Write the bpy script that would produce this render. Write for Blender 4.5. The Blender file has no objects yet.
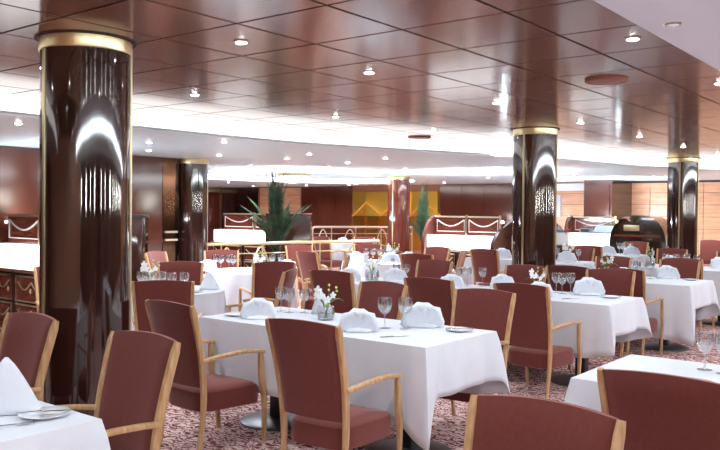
import bpy, bmesh, math, random
from mathutils import Vector, Matrix
random.seed(7)
PI = math.pi
SC = bpy.context.scene
COL = SC.collection
YAW = 0.667                       # the room axes are turned against the view
CN, SN = math.cos(YAW), math.sin(YAW)
def UV(X, Y): return (X*CN - Y*SN, X*SN + Y*CN)   # (right, forward) of the standing point -> room axes

# ------------------------------------------------------------------ camera
cam_d = bpy.data.cameras.new('camera'); cam = bpy.data.objects.new('camera', cam_d); COL.objects.link(cam)
cam_d.sensor_width = 36.0; cam_d.lens = 36.0*788.2/720.0; cam_d.clip_start = 0.05; cam_d.clip_end = 200
cam.matrix_world = (Matrix.Translation((0, 0, 1.5)) @ Matrix.Rotation(YAW, 4, 'Z')
                    @ Matrix.Rotation(PI/2 - math.atan(14.17/788.2), 4, 'X') @ Matrix.Rotation(0.0096, 4, 'Z'))
SC.camera = cam

# ------------------------------------------------------------------ world, exposure
W = bpy.data.worlds.new('world'); SC.world = W; W.use_nodes = True
W.node_tree.nodes['Background'].inputs[0].default_value = (0.86, 0.94, 1.0, 1)
W.node_tree.nodes['Background'].inputs[1].default_value = 0.3
VS = SC.view_settings
VS.view_transform = 'Standard'; VS.look = 'None'; VS.exposure = 0.72; VS.gamma = 1.0; VS.use_curve_mapping = False
SC.cycles.use_denoising = True
SC.cycles.max_bounces = 8; SC.cycles.diffuse_bounces = 4; SC.cycles.glossy_bounces = 4
SC.cycles.transmission_bounces = 6; SC.cycles.transparent_max_bounces = 12
SC.cycles.caustics_reflective = False; SC.cycles.caustics_refractive = False
SC.cycles.sample_clamp_indirect = 6.0
SPOT_W = 35.0        # each downlight
SOFFIT_W = 95.0      # each small spot in the white soffit
COVE_E = 1.05         # the light cove along the ceiling's edge
DOME_E = 5.0
FILL_STRIP_E = 240.0       # fill strips added on counters and planter to brighten the soffit

# ------------------------------------------------------------------ materials
def srgb(r, g, b):
    f = lambda c: (c/255/12.92) if c <= 10 else ((c/255+.055)/1.055)**2.4
    return (f(r), f(g), f(b), 1)
MATS = {}
def mat(name, col, rough=.5, metal=0, coat=0, spec=.5, emit=0, trans=0, ior=1.45, sheen=0, coat_rough=.03):
    m = bpy.data.materials.new(name); m.use_nodes = True
    b = m.node_tree.nodes['Principled BSDF']
    b.inputs['Base Color'].default_value = col
    b.inputs['Roughness'].default_value = rough
    b.inputs['Metallic'].default_value = metal
    b.inputs['Coat Weight'].default_value = coat
    b.inputs['Coat Roughness'].default_value = coat_rough
    b.inputs['Specular IOR Level'].default_value = spec
    b.inputs['IOR'].default_value = ior
    b.inputs['Transmission Weight'].default_value = trans
    b.inputs['Sheen Weight'].default_value = sheen
    if sheen: b.inputs['Sheen Tint'].default_value = (1, .62, .6, 1) if name == 'chair_fabric' else (1, 1, 1, 1)
    if emit:
        b.inputs['Emission Color'].default_value = col; b.inputs['Emission Strength'].default_value = emit
    MATS[name] = m
    return m
def nodes(m): return m.node_tree.nodes, m.node_tree.links, m.node_tree.nodes['Principled BSDF']
def add_noise_color(m, c1, c2, scale, stretch=(1, 1, 1), detail=4, lo=.35, hi=.65, coord='Object', bump=0, bscale=None):
    N, L, b = nodes(m)
    tc = N.new('ShaderNodeTexCoord'); mp = N.new('ShaderNodeMapping'); mp.inputs['Scale'].default_value = stretch
    nz = N.new('ShaderNodeTexNoise'); nz.inputs['Scale'].default_value = scale; nz.inputs['Detail'].default_value = detail
    cr = N.new('ShaderNodeValToRGB')
    cr.color_ramp.elements[0].position = lo; cr.color_ramp.elements[0].color = c1
    cr.color_ramp.elements[1].position = hi; cr.color_ramp.elements[1].color = c2
    L.new(tc.outputs[coord], mp.inputs['Vector']); L.new(mp.outputs[0], nz.inputs['Vector'])
    L.new(nz.outputs['Fac'], cr.inputs[0]); L.new(cr.outputs[0], b.inputs['Base Color'])
    if bump:
        bp = N.new('ShaderNodeBump'); bp.inputs['Strength'].default_value = bump; bp.inputs['Distance'].default_value = .002
        if bscale:
            n2 = N.new('ShaderNodeTexNoise'); n2.inputs['Scale'].default_value = bscale
            L.new(tc.outputs[coord], n2.inputs['Vector']); L.new(n2.outputs['Fac'], bp.inputs['Height'])
        else: L.new(nz.outputs['Fac'], bp.inputs['Height'])
        L.new(bp.outputs[0], b.inputs['Normal'])
    return m

M_ceil = add_noise_color(mat('ceiling_mahogany', srgb(130, 84, 66), .16, ior=2.0), srgb(127, 81, 63), srgb(134, 88, 70), 3, (1, 14, 1))
M_gap = mat('ceiling_joint', srgb(44, 20, 16), .6)
M_white = mat('white_plaster', srgb(234, 238, 248), .75)
M_soffit = mat('soffit_paint', srgb(228, 247, 253), .4, coat=.4, coat_rough=.2)
M_cove = mat('cove_diffuser', (1, .985, .97, 1), .6, emit=COVE_E)
M_dome = mat('dome_cove_diffuser', (1, .96, .9, 1), .6, emit=DOME_E)
M_col = add_noise_color(mat('column_lacquer', srgb(46, 26, 21), .06, ior=2.0), srgb(36, 19, 15), srgb(58, 34, 27), 5, (5, 5, .15))
M_colred = add_noise_color(mat('red_column_lacquer', srgb(112, 50, 38), .12, coat=1), srgb(98, 42, 32), srgb(126, 60, 47), 5, (5, 5, .15))
M_brass = mat('brass', srgb(226, 212, 168), .3, metal=1)
M_champ = mat('champagne_metal', srgb(226, 214, 190), .3, metal=1)
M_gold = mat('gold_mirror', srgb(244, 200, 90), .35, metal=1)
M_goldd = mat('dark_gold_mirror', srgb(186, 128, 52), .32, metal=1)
M_bronze = mat('bronze_mirror', srgb(96, 66, 48), .12, metal=1)
M_wall = add_noise_color(mat('wall_mahogany', srgb(80, 39, 28), .1, ior=1.6), srgb(79, 38, 27), srgb(82, 41, 29), 2, (3, 3, .4))
M_walld = mat('wall_mahogany_dark', srgb(50, 25, 20), .12, ior=1.8)
M_beige = add_noise_color(mat('wall_light_veneer', srgb(214, 162, 126), .3, coat=.4, coat_rough=.2), srgb(206, 152, 116), srgb(222, 172, 138), 2.2, (1, 8, 8))
M_beigegap = mat('veneer_joint', srgb(150, 98, 70), .6)
M_black = mat('black_trim', srgb(40, 34, 34), .4)
M_oak = add_noise_color(mat('chair_oak', srgb(194, 152, 108), .36, coat=.25, coat_rough=.2), srgb(182, 138, 94), srgb(206, 168, 124), 9, (6, 6, .6))
M_fab = add_noise_color(mat('chair_fabric', srgb(110, 55, 48), .9, sheen=.5, spec=.2), srgb(108, 53, 46), srgb(113, 57, 50), 60, bump=.1, bscale=400)
M_cloth = add_noise_color(mat('table_linen', srgb(222, 225, 232), .8, sheen=.1), srgb(218, 221, 229), srgb(226, 229, 235), 4, bump=.5, bscale=7)
M_napkin = mat('napkin_linen', srgb(228, 232, 240), .8)
M_china = mat('white_china', srgb(240, 242, 246), .12, coat=.6)
M_steel = mat('cutlery_steel', srgb(200, 200, 205), .18, metal=1)
M_glass = bpy.data.materials.new('clear_glass'); M_glass.use_nodes = True
def _glass():
    N, L = M_glass.node_tree.nodes, M_glass.node_tree.links
    N.remove(N['Principled BSDF'])
    tr = N.new('ShaderNodeBsdfTransparent'); tr.inputs[0].default_value = (.96, .975, .98, 1)
    gl = N.new('ShaderNodeBsdfGlossy'); gl.inputs['Roughness'].default_value = .16
    lw = N.new('ShaderNodeLayerWeight'); lw.inputs['Blend'].default_value = .35
    fr = N.new('ShaderNodeMapRange'); fr.inputs['To Min'].default_value = .14; fr.inputs['To Max'].default_value = .8
    L.new(lw.outputs['Facing'], fr.inputs['Value'])
    mx = N.new('ShaderNodeMixShader')
    L.new(fr.outputs[0], mx.inputs[0]); L.new(tr.outputs[0], mx.inputs[1]); L.new(gl.outputs[0], mx.inputs[2])
    L.new(mx.outputs[0], N['Material Output'].inputs[0])
_glass()
M_water = mat('water', (.97, 1, .98, 1), .0, trans=1, ior=1.2)
M_post = mat('pedestal_black', srgb(34, 36, 40), .35)
M_disc = mat('pedestal_disc', srgb(120, 122, 128), .3, metal=.8)
M_leafp = add_noise_color(mat('palm_green', srgb(44, 72, 46), .5), srgb(28, 50, 34), srgb(66, 92, 62), 8)
M_stem = mat('stem_green', srgb(92, 128, 72), .5)
M_bud = mat('bud_green', srgb(206, 214, 130), .5)
M_petal = mat('petal_white', srgb(250, 250, 250), .6)
M_pot = mat('pot_brown', srgb(70, 42, 34), .35)
M_soil = mat('soil', srgb(50, 38, 30), .9)
M_lens = mat('lamp_lens', (1, 1, 1, 1), .3, emit=40)
M_strip = mat('added_fill_strip', (.84, .93, 1, 1), .5, emit=FILL_STRIP_E)
M_sconce = mat('sconce_glass', (.95, .98, 1, 1), .4, emit=120)
M_cove2 = mat('cove_diffuser_right', (.92, .97, 1, 1), .6, emit=9)
M_strip2 = mat('dim_added_fill_strip', (.84, .93, 1, 1), .5, emit=FILL_STRIP_E*.12)
M_strip3 = mat('planter_added_fill_strip', (.84, .93, 1, 1), .5, emit=FILL_STRIP_E*.9)
M_lensdim = mat('soffit_lamp_lens', (1, 1, 1, 1), .3, emit=30)
M_ring = mat('lamp_ring', srgb(190, 180, 176), .25, metal=1)
M_grille = mat('speaker_grille', srgb(150, 96, 76), .45)
M_leath = mat('white_panel_added_glow', (.96, .98, 1, 1), .35, emit=1.6)  # glow added to the white counter panels to help light the soffit
M_mould = mat('pale_moulding', srgb(232, 220, 214), .3, metal=.2)
M_stationwood = add_noise_color(mat('station_mahogany', srgb(98, 46, 34), .2, coat=.7), srgb(90, 41, 30), srgb(106, 52, 39), 4, (1, 6, 6))
M_lap = mat('grey_plastic', srgb(186, 200, 216), .4)
M_grey = mat('grey_box', srgb(120, 132, 146), .4)
M_window = mat('window_frame_white', srgb(230, 230, 232), .5)

# carpet: pale squiggles on red-brown
M_carpet = mat('carpet', srgb(110, 60, 54), .95, spec=.1)
def _carpet():
    N, L, b = nodes(M_carpet)
    tc = N.new('ShaderNodeTexCoord')
    nz = N.new('ShaderNodeTexNoise'); nz.inputs['Scale'].default_value = 9; nz.inputs['Detail'].default_value = 2
    vm = N.new('ShaderNodeVectorMath'); vm.operation = 'MULTIPLY_ADD'
    vm.inputs[1].default_value = (.16, .16, 0); L.new(nz.outputs['Color'], vm.inputs[0]); L.new(tc.outputs['Object'], vm.inputs[2]); L.new(tc.outputs['Object'], nz.inputs['Vector'])
    wv = N.new('ShaderNodeTexWave'); wv.wave_type = 'RINGS'; wv.inputs['Scale'].default_value = 7; wv.inputs['Distortion'].default_value = 9; wv.inputs['Detail'].default_value = 2; wv.inputs['Detail Scale'].default_value = 3.2
    L.new(vm.outputs[0], wv.inputs['Vector'])
    cr = N.new('ShaderNodeValToRGB'); e = cr.color_ramp.elements
    e[0].position = .28; e[0].color = srgb(126, 70, 62); e[1].position = .6; e[1].color = srgb(240, 208, 204)
    x = e.new(.44); x.color = srgb(190, 130, 122)
    L.new(wv.outputs['Fac'], cr.inputs[0]); L.new(cr.outputs[0], b.inputs['Base Color'])
_carpet()

# ------------------------------------------------------------------ mesh helpers
class MB:
    def __init__(s): s.v = []; s.f = []
    def add(s, vs, fs):
        o = len(s.v); s.v += [tuple(v) for v in vs]; s.f += [tuple(i+o for i in f) for f in fs]; return s
    def box(s, x0, x1, y0, y1, z0, z1, bev=0):
        if bev <= 0:
            vs = [(x, y, z) for x in (x0, x1) for y in (y0, y1) for z in (z0, z1)]
            return s.add(vs, [(0, 1, 3, 2), (4, 6, 7, 5), (0, 4, 5, 1), (2, 3, 7, 6), (0, 2, 6, 4), (1, 5, 7, 3)])
        bm = bmesh.new(); bmesh.ops.create_cube(bm, size=1)
        for v in bm.verts: v.co = ((x0+x1)/2+v.co.x*(x1-x0), (y0+y1)/2+v.co.y*(y1-y0), (z0+z1)/2+v.co.z*(z1-z0))
        bmesh.ops.bevel(bm, geom=bm.edges[:], offset=bev, segments=2, affect='EDGES', profile=.5)
        bm.verts.index_update()
        s.add([v.co[:] for v in bm.verts], [[v.index for v in f.verts] for f in bm.faces]); bm.free(); return s
    def lathe(s, prof, n=20, c=(0, 0, 0), cap=True):
        vs, fs = [], []
        for r, z in prof:
            for i in range(n):
                a = 2*PI*i/n; vs.append((c[0]+r*math.cos(a), c[1]+r*math.sin(a), c[2]+z))
        for k in range(len(prof)-1):
            for i in range(n):
                j = (i+1) % n; fs.append((k*n+i, k*n+j, (k+1)*n+j, (k+1)*n+i))
        if cap:
            fs.append(tuple(range(n))[::-1]); fs.append(tuple((len(prof)-1)*n+i for i in range(n)))
        return s.add(vs, fs)
    def tube(s, pts, rad, n=8, sq=0, closed=False):
        """sweep along pts; rad: number, list, or list of (across, along-up) pairs; sq>0 squares the section"""
        P = [Vector(p) for p in pts]; m = len(P)
        R = [rad]*m if not isinstance(rad, list) else rad
        vs, fs = [], []
        ref = None
        for k in range(m):
            if closed: t = P[(k+1) % m]-P[k-1]
            else: t = P[min(k+1, m-1)]-P[max(k-1, 0)]
            t.normalize()
            if ref is None:
                ref = Vector((1, 0, 0)) if abs(t.x) < .8 else Vector((0, 0, 1))
            a = (ref - t*ref.dot(t)).normalized(); b = t.cross(a); ref = a
            r = R[k]; ra, rb = (r if isinstance(r, tuple) else (r, r))
            for i in range(n):
                th = 2*PI*(i+.5)/n; c, d = math.cos(th), math.sin(th)
                if sq:
                    e = 1-sq; c = math.copysign(abs(c)**e, c); d = math.copysign(abs(d)**e, d)
                vs.append(P[k]+a*(c*ra)+b*(d*rb))
        for k in range(m if closed else m-1):
            k2 = (k+1) % m
            for i in range(n):
                j = (i+1) % n; fs.append((k*n+i, k*n+j, k2*n+j, k2*n+i))
        if not closed:
            fs.append(tuple(range(n))[::-1]); fs.append(tuple((m-1)*n+i for i in range(n)))
        return s.add(vs, fs)
    def prism(s, outline, axis, lo, hi):
        """outline of 2-D points extruded along axis ('x','y','z')"""
        n = len(outline)
        def P(p, h): return {'x': (h, p[0], p[1]), 'y': (p[0], h, p[1]), 'z': (p[0], p[1], h)}[axis]
        vs = [P(p, lo) for p in outline]+[P(p, hi) for p in outline]
        fs = [tuple(range(n))[::-1], tuple(range(n, 2*n))]+[(i, (i+1) % n, n+(i+1) % n, n+i) for i in range(n)]
        return s.add(vs, fs)
    def grid(s, fn, nu, nv, wrap=False):
        vs = [fn(i/nu, j/nv) for j in range(nv+1) for i in range(nu+(0 if wrap else 1))]
        w = nu if wrap else nu+1
        fs = [(j*w+i, j*w+(i+1) % w, (j+1)*w+(i+1) % w, (j+1)*w+i) for j in range(nv) for i in range(nu)]
        return s.add(vs, fs)
    def mesh(s, name, material, smooth=True):
        me = bpy.data.meshes.new(name); me.from_pydata(s.v, [], s.f); me.validate()
        bm = bmesh.new(); bm.from_mesh(me); bmesh.ops.recalc_face_normals(bm, faces=bm.faces[:]); bm.to_mesh(me); bm.free()
        me.materials.append(material)
        if smooth:
            try: me.shade_smooth(); me.set_sharp_from_angle(angle=math.radians(38))
            except Exception: pass
        return me
def link(name, me, parent=None, loc=None, rz=0):
    o = bpy.data.objects.new(name, me); COL.objects.link(o); o.parent = parent
    if loc is not None: o.location = loc
    if rz: o.rotation_euler = (0, 0, rz)
    return o
def build(mb, name, material, parent=None, smooth=True, loc=None, rz=0):
    return link(name, mb.mesh(name, material, smooth), parent, loc, rz)
def tag(o, label, cat, group=None, kind=None):
    o['label'] = label; o['category'] = cat
    if group: o['group'] = group
    if kind: o['kind'] = kind
    return o
def thing(name, label, cat, loc=(0, 0, 0), rz=0, group=None):
    o = link(name, None, None, loc, rz); o.empty_display_size = .1
    return tag(o, label, cat, group)
def struct(o, label, cat): return tag(o, label, cat, kind='structure')
def dup(root, loc, rz, label, group=None, scale=None):
    r = root.copy(); COL.objects.link(r); r.location = loc; r.rotation_euler = (0, 0, rz); r['label'] = label
    if group: r['group'] = group
    if scale: r.scale = scale
    for ch in [c for c in root.children]:
        c = ch.copy(); COL.objects.link(c); c.parent = r
        for g in [g for g in ch.children]:
            d = g.copy(); COL.objects.link(d); d.parent = c
    return r
def spline(pts, n=8):
    """Catmull-Rom through points"""
    P = [Vector(p) for p in pts]; out = []
    for i in range(len(P)-1):
        p0, p1, p2, p3 = P[max(i-1, 0)], P[i], P[i+1], P[min(i+2, len(P)-1)]
        for k in range(n):
            t = k/n
            out.append(.5*((2*p1)+(p2-p0)*t+(2*p0-5*p1+4*p2-p3)*t*t+(3*p1-p0-3*p2+p3)*t**3))
    out.append(P[-1]); return out

# ================================================================== THE SETTING
UL, UR, VB, VF = -23.0, 3.2, -4.5, 18.9
ZC, ZS = 2.45, 2.27
floor = struct(build(MB().box(UL, UR, VB, VF+2.2, -.1, 0), 'floor', M_carpet), 'carpet with pale squiggle pattern on red-brown ground', 'floor')

# mahogany ceiling of square panels
GU, GV, GS = -3.607, 2.176, .6045
UE = -1.37
ceil = struct(build(MB().box(-7.2, UE, VB, VF+2.2, ZC+.012, ZC+.06), 'ceiling', M_gap), 'glossy mahogany ceiling of square panels', 'ceiling')
gap = .008
pm = {}
def panel_mesh(w):
    k = round(w, 3)
    if k not in pm:
        me = MB().box(gap, w-gap, gap, GS-gap, 0, .014, bev=.002).mesh('panel', M_ceil, smooth=False)
        me.materials.append(M_gap)                # dark edge banding round each panel
        for p in me.polygons:
            if abs(p.normal.z) < .3: p.material_index = 1
        pm[k] = me
    return pm[k]
for i in range(-5, 4):
    u0 = GU+i*GS; w = GS
    if u0+w > UE: w = UE-u0
    if w < .05: continue
    for j in range(-4, 24):
        o = link('panel', panel_mesh(w), ceil); o.location = (u0, GV+j*GS, ZC)
# white ceiling on the window side
struct(build(MB().box(UE, UR, VB, VF+2.2, ZC-.006, ZC+.06), 'ceiling', M_white), 'plain white ceiling strip on the right', 'ceiling')

# the lower white soffit with its curved, lit edge
edge = spline([(-5.9, VB, 0), (-6.15, -1, 0), (-6.35, 2.5, 0), (-6.42, 5.2, 0), (-6.28, 6.84, 0), (-5.94, 7.95, 0), (-5.45, 9.25, 0), (-4.93, 10.8, 0), (-4.47, 13.2, 0), (-3.8, 14.9, 0), (-2.6, 17, 0), (-.5, VF+2.2, 0)], 8)
EC, ER = (-12.95, 13.9), (2.4, 3.7)
def soffit():
    bm = bmesh.new()
    outer = [bm.verts.new((p.x, p.y, ZS)) for p in edge]+[bm.verts.new((UL, VF+2.2, ZS)), bm.verts.new((UL, VB, ZS))]
    inner = [bm.verts.new((EC[0]+ER[0]*math.cos(2*PI*k/48), EC[1]+ER[1]*math.sin(2*PI*k/48), ZS)) for k in range(48)]
    es = [bm.edges.new((outer[i], outer[(i+1) % len(outer)])) for i in range(len(outer))]
    es += [bm.edges.new((inner[i], inner[(i+1) % 48])) for i in range(48)]
    bmesh.ops.triangle_fill(bm, use_beauty=True, use_dissolve=False, edges=es)
    me = bpy.data.meshes.new('ceiling'); bm.to_mesh(me); bm.free(); me.materials.append(M_soffit)
    return link('ceiling', me)
sof = struct(soffit(), 'low white soffit with a curved edge and an oval recess', 'ceiling')
n = len(edge)
lip = MB().add([(p.x, p.y, ZS) for p in edge]+[(p.x+.03, p.y-.02, ZS+.005) for p in edge]+[(p.x+.03, p.y-.02, ZS+.03) for p in edge]+[(p.x, p.y, ZS+.035) for p in edge],
               [(r*n+i, r*n+i+1, (r+1)*n+i+1, (r+1)*n+i) for r in range(3) for i in range(n-1)])
struct(build(lip, 'trim_1', M_soffit), 'white lip along the curved soffit edge', 'trim')
fas = MB().add([(p.x, p.y, ZS+.03) for p in edge]+[(p.x-.02, p.y+.012, ZC+.02) for p in edge], [(i, i+1, n+i+1, n+i) for i in range(n-1)])
tag(build(fas, 'cove_light', M_cove), 'long curved band of white cove light between mahogany ceiling and soffit', 'light')
ell = lambda k, s, z: (EC[0]+ER[0]*s*math.cos(2*PI*k/48), EC[1]+ER[1]*s*math.sin(2*PI*k/48), z)
dm = MB().add([ell(k, 1, ZS) for k in range(48)]+[ell(k, 1.0, ZS+.12) for k in range(48)], [(k, (k+1) % 48, 48+(k+1) % 48, 48+k) for k in range(48)])
tag(build(dm, 'dome_cove_light', M_dome), 'oval cove light around the recess in the white soffit', 'light')
dt = MB().add([ell(k, s, z) for s, z in ((1, ZS+.12), (1.08, ZS+.13), (1.05, ZS+.3), (.6, ZS+.45)) for k in range(48)],
              [(r*48+k, r*48+(k+1) % 48, (r+1)*48+(k+1) % 48, (r+1)*48+k) for r in range(3) for k in range(48)]+[tuple(3*48+k for k in range(48))])
struct(build(dt, 'ceiling', M_white), 'white oval dome recess above the soffit', 'ceiling')

# walls ------------------------------------------------------------
# back wall: bays of lacquered wood, gold mirror, light veneer
wb = struct(build(MB().box(UL, UR, VF+.02, VF+.2, 0, ZC+.1), 'wall_back', M_beigegap), 'far wall of mahogany, gold mirror and light veneer panels', 'wall')
def wpanel(parent, u0, u1, z0, z1, v, m, th=.02, g=.006, name='panel'):
    return build(MB().box(u0+g, u1-g, v-th, v+.018, z0+g, z1-g, bev=.003), name, m, parent, smooth=False)
for a, b in ((-12.0, -11.3), (-11.3, -10.6), (-10.6, -9.75), (-17.3, -16.55), (-16.55, -15.85), (-15.85, -15.2), (-21.1, -20.1), (-20.1, -19.3)):
    wpanel(wb, a, b, .1, ZS-.02, VF, M_wall if a > -19 else M_walld)
for a, b in ((-9.75, -8.65), (-23, -22.4)): wpanel(wb, a, b, .1, ZS-.02, VF, M_walld)
z = .05
while z < ZS-.1:                                  # light veneer courses
    z1 = min(z+.277, ZS-.03)
    for a, b in ((-8.6, -7.2), (-7.2, -6.15), (-6.15, -4.95), (-4.95, -3.6), (-3.6, -2.2), (-2.2, -.8), (-.8, .6), (.6, 2), (2, 3.2), (-19.2, -18.2), (-18.2, -17.35)):
        wpanel(wb, a, b, z, z1, VF, M_beige, g=.005)
    z = z1
build(MB().box(-7.0, UR, VF-.05, VF+.02, ZS-.05, ZS), 'top_strip', M_black, wb)
build(MB().box(-8.62, -7.3, VF-.03, VF+.02, 2.06, ZS-.03), 'white_valance', M_white, wb)
build(MB().box(-8.5, -8.38, VF-.05, VF+.02, 1.4, 1.95), 'notice_frame', M_lap, wb)
# gold mirror bay, its panes set at small angles
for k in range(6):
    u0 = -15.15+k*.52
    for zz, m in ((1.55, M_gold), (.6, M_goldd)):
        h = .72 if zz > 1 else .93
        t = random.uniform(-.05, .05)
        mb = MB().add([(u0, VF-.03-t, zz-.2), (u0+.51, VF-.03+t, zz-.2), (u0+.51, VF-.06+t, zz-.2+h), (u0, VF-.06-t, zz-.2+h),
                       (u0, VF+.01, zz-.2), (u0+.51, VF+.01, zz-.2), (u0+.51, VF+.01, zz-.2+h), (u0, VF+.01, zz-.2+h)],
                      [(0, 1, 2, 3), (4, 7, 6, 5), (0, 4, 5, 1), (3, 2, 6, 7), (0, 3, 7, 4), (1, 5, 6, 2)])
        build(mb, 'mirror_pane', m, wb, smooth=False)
for k in range(3):
    build(MB().tube([(-15.1+k*1.05, VF-.1, 1.35), (-14.6+k*1.05, VF-.12, 1.75), (-14.05+k*1.05, VF-.1, 1.4)], .03), 'gold_batten', M_gold, wb)
# closing walls out of the picture
struct(build(MB().box(UL-.2, UL, VB, VF+2.2, 0, ZC+.1), 'wall_far_left', M_walld), 'dark wall closing the far left side', 'wall')
struct(build(MB().box(UL, UR, VB-.2, VB, 0, ZC+.1), 'wall_front', M_beige), 'light veneer wall behind the viewer', 'wall')
# right wall, out of the picture: dark panels with slim wall lamps
struct(build(MB().box(UR, UR+.2, VB, VF+2.2, 0, ZC+.1), 'wall_right', M_walld), 'dark mahogany wall on the right', 'wall')
v = VB+.8
while v < VF:
    t = thing('wall_lamp', 'slim upright wall lamp on the dark right wall', 'lamp', (UR, v, 1.45), 0, 'slim wall lamps')
    build(MB().box(-.03, .0, -.06, .06, 0, .6, bev=.005), 'backplate', M_brass, t)
    build(MB().tube([(-.06, 0, .05), (-.06, 0, .55)], .012, 10), 'tube', M_sconce, t)
    v += 1.7
# the right-hand soffit mirrors the left one, with its own cove light
struct(build(MB().box(.4, UR, VB, VF+2.2, ZS, ZC), 'ceiling', M_soffit), 'low white soffit along the right wall', 'ceiling')
tag(build(MB().box(.385, .4, VB, VF+2.2, ZS+.03, ZC-.02), 'cove_light', M_cove2), 'straight band of white cove light over the right wall', 'light')
# left wall: lacquered casing with a narrow mirror strip
wl = struct(build(MB().box(-9.75, -9.62, VB, 7.72, 0, ZS), 'wall_left', M_gap), 'glossy mahogany panelled wall behind the front column', 'wall')
for a, b in ((VB, -2.2), (-2.2, .3), (.3, 2.6), (2.6, 4.85), (4.85, 7.41)):
    build(MB().box(-9.62, -9.58, a+.006, b-.006, .1, ZS-.01, bev=.004), 'panel', M_wall, wl, smooth=False)
build(MB().box(-9.62, -9.59, 7.42, 7.70, .1, ZS-.01, bev=.004), 'mirror_strip', M_bronze, wl, smooth=False)
for z in (1.02, 1.14): build(MB().box(-9.6, -9.56, 7.45, 7.68, z, z+.03), 'strip_bar', M_champ, wl)
# pilaster in front of the veneer wall
pb = struct(build(MB().box(-7.25, -6.58, 17.6, VF, 0, ZS-.005), 'wall_pilaster', M_walld), 'dark mahogany pilaster on the veneer wall', 'wall')
build(MB().box(-7.1, -6.64, 17.57, 17.62, .1, ZS-.12, bev=.006), 'panel', M_walld, pb, smooth=False)
# red pilaster far at the back
pr = thing('red_pilaster', 'reddish pilaster with brass capital far behind the fluted column', 'pillar', (-21.6, VF-.5, 0))
build(MB().box(-.38, .38, -.3, .48, 0, 2.1, bev=.03), 'shaft', M_colred, pr)
build(MB().box(-.42, .42, -.34, .5, 2.1, 2.25, bev=.02), 'capital', M_brass, pr)

# ------------------------------------------------------------------ columns
def column(u, v, top, m, label, strips, wave=.0012, r=.246):
    t = thing('column', label, 'column', (u, v, 0), 0, 'round lacquered columns')
    N = 96; zs = [0.1, .4, .8, 1.2, 1.6, 2.0, top-.06]
    def fn(i, j):
        th = 2*PI*i; rr = r*(1+wave*math.sin(24*th)*1.0)
        k = j*(len(zs)-1); z = zs[int(round(k))]
        return (rr*math.cos(th), rr*math.sin(th), z)
    build(MB().grid(fn, N, len(zs)-1, wrap=True), 'shaft', m, t)
    build(MB().lathe([(r+.012, 0), (r+.012, .1), (r, .115)], 48), 'plinth', M_brass, t)
    build(MB().lathe([(r+.006, top-.075), (r+.008, top-.07), (r+.008, top-.004), (r+.004, top)], 64), 'brass_collar', M_brass, t)
    if top > 2.4: build(MB().lathe([(r+.03, top-.006), (r+.03, top+.002)], 64), 'ceiling_ring', M_gap, t)
    for a in strips:
        c, s_ = math.cos(a), math.sin(a)
        mb = MB(); w = .011
        mb.box(r-.01, r+.007, -w, w, .1, top-.07)
        mb.v = [(x*c-y*s_, x*s_+y*c, z) for x, y, z in mb.v]
        build(mb, 'brass_strip', M_brass, t)
    return t
def facing(u, v, px_off):       # direction from the column towards the standing point, turned by px_off radians
    return math.atan2(-v, -u)+px_off
column(-4.02, 2.57, ZC, M_col, 'large dark glossy column in the left foreground with brass collar and strip', [facing(-4.02, 2.57, -1.08), facing(-4.02, 2.57, 1.45)])
column(-4.02, 8.33, ZC, M_col, 'dark glossy column with brass collar right of centre', [facing(-4.02, 8.33, -.52), facing(-4.02, 8.33, 1.3)])
column(-4.02, 14.03, ZC, M_col, 'dark glossy column before the light veneer wall', [facing(-4.02, 14.03, -.2), facing(-4.02, 14.03, 1.6)])
column(-9.56, 7.96, ZS, M_col, 'dark glossy column at the end of the left panelled wall', [facing(-9.56, 7.96, 1.5)], r=.225)
column(-10.1, 14.2, ZS, M_colred, 'reddish lacquered column in front of the gold mirror wall', [facing(-10.1, 14.2, -.55)])

# ------------------------------------------------------------------ ceiling fittings
lens_me = MB().lathe([(.032, .0), (.030, -.004), (.018, -.008), (.0005, -.010)], 16, cap=False).mesh('lens', M_lens)
ring_me = MB().lathe([(.03, .004), (.032, -.004), (.042, -.004), (.046, .004)], 20, cap=False).mesh('trim_ring', M_ring)
lensd_me = MB().lathe([(.03, .0), (.028, -.005), (.016, -.009), (.0005, -.011)], 16, cap=False).mesh('lens', M_lensdim)
def downlight(u, v, z, w, label, me, group, col=(.83, .93, 1), size=2.5):
    t = thing('downlight', label, 'light', (u, v, z), 0, group)
    link('lens', me, t, (0, 0, -.005)); link('trim_ring', ring_me, t, (0, 0, -.004))
    if w:
        ld = bpy.data.lights.new('downlight_lamp', 'SPOT'); ld.energy = w; ld.spot_size = size; ld.spot_blend = .9; ld.shadow_soft_size = .06; ld.color = col
        lo = bpy.data.objects.new('downlight_lamp', ld); COL.objects.link(lo); lo.location = (u, v, z-.03)
gd = 'downlights in the mahogany ceiling'
for u in (-1.50, -3.304, -5.12):
    for k in range(-4, 8):
        v = 4.28+1.811*k
        if u == -5.12 and v > 11 or u == -3.304 and (v > 16 or k == -1): continue
        nm = {-1.50: 'beside the white strip', -3.304: 'in the middle row', -5.12: 'in the row near the cove light'}[u]
        far = ['nearest', 'second', 'third', 'fourth', 'fifth', 'sixth', 'seventh', 'eighth'][k] if k >= 0 else 'overhead behind view,'
        downlight(u, v, ZC, SPOT_W, '%s bright downlight %s of the mahogany ceiling' % (far, nm), lens_me, gd)
downlight(-3.30, 3.09, ZC, SPOT_W, 'single bright downlight set between two rows, nearest above the front table', lens_me, gd)
downlight(-1.22, 4.05, ZC-.006, 0, 'small downlight in the plain white ceiling strip', MB().lathe([(.03, .0), (.028, -.005), (.0005, -.009)], 16, cap=False).mesh('lens', M_china), gd)
for v in (-2, 1, 7, 10, 13): downlight(1.2, v, ZS, SPOT_W, 'downlight in the right-hand soffit', lens_me, 'right soffit downlights')
gs = 'small spots in the white soffit'
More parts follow.
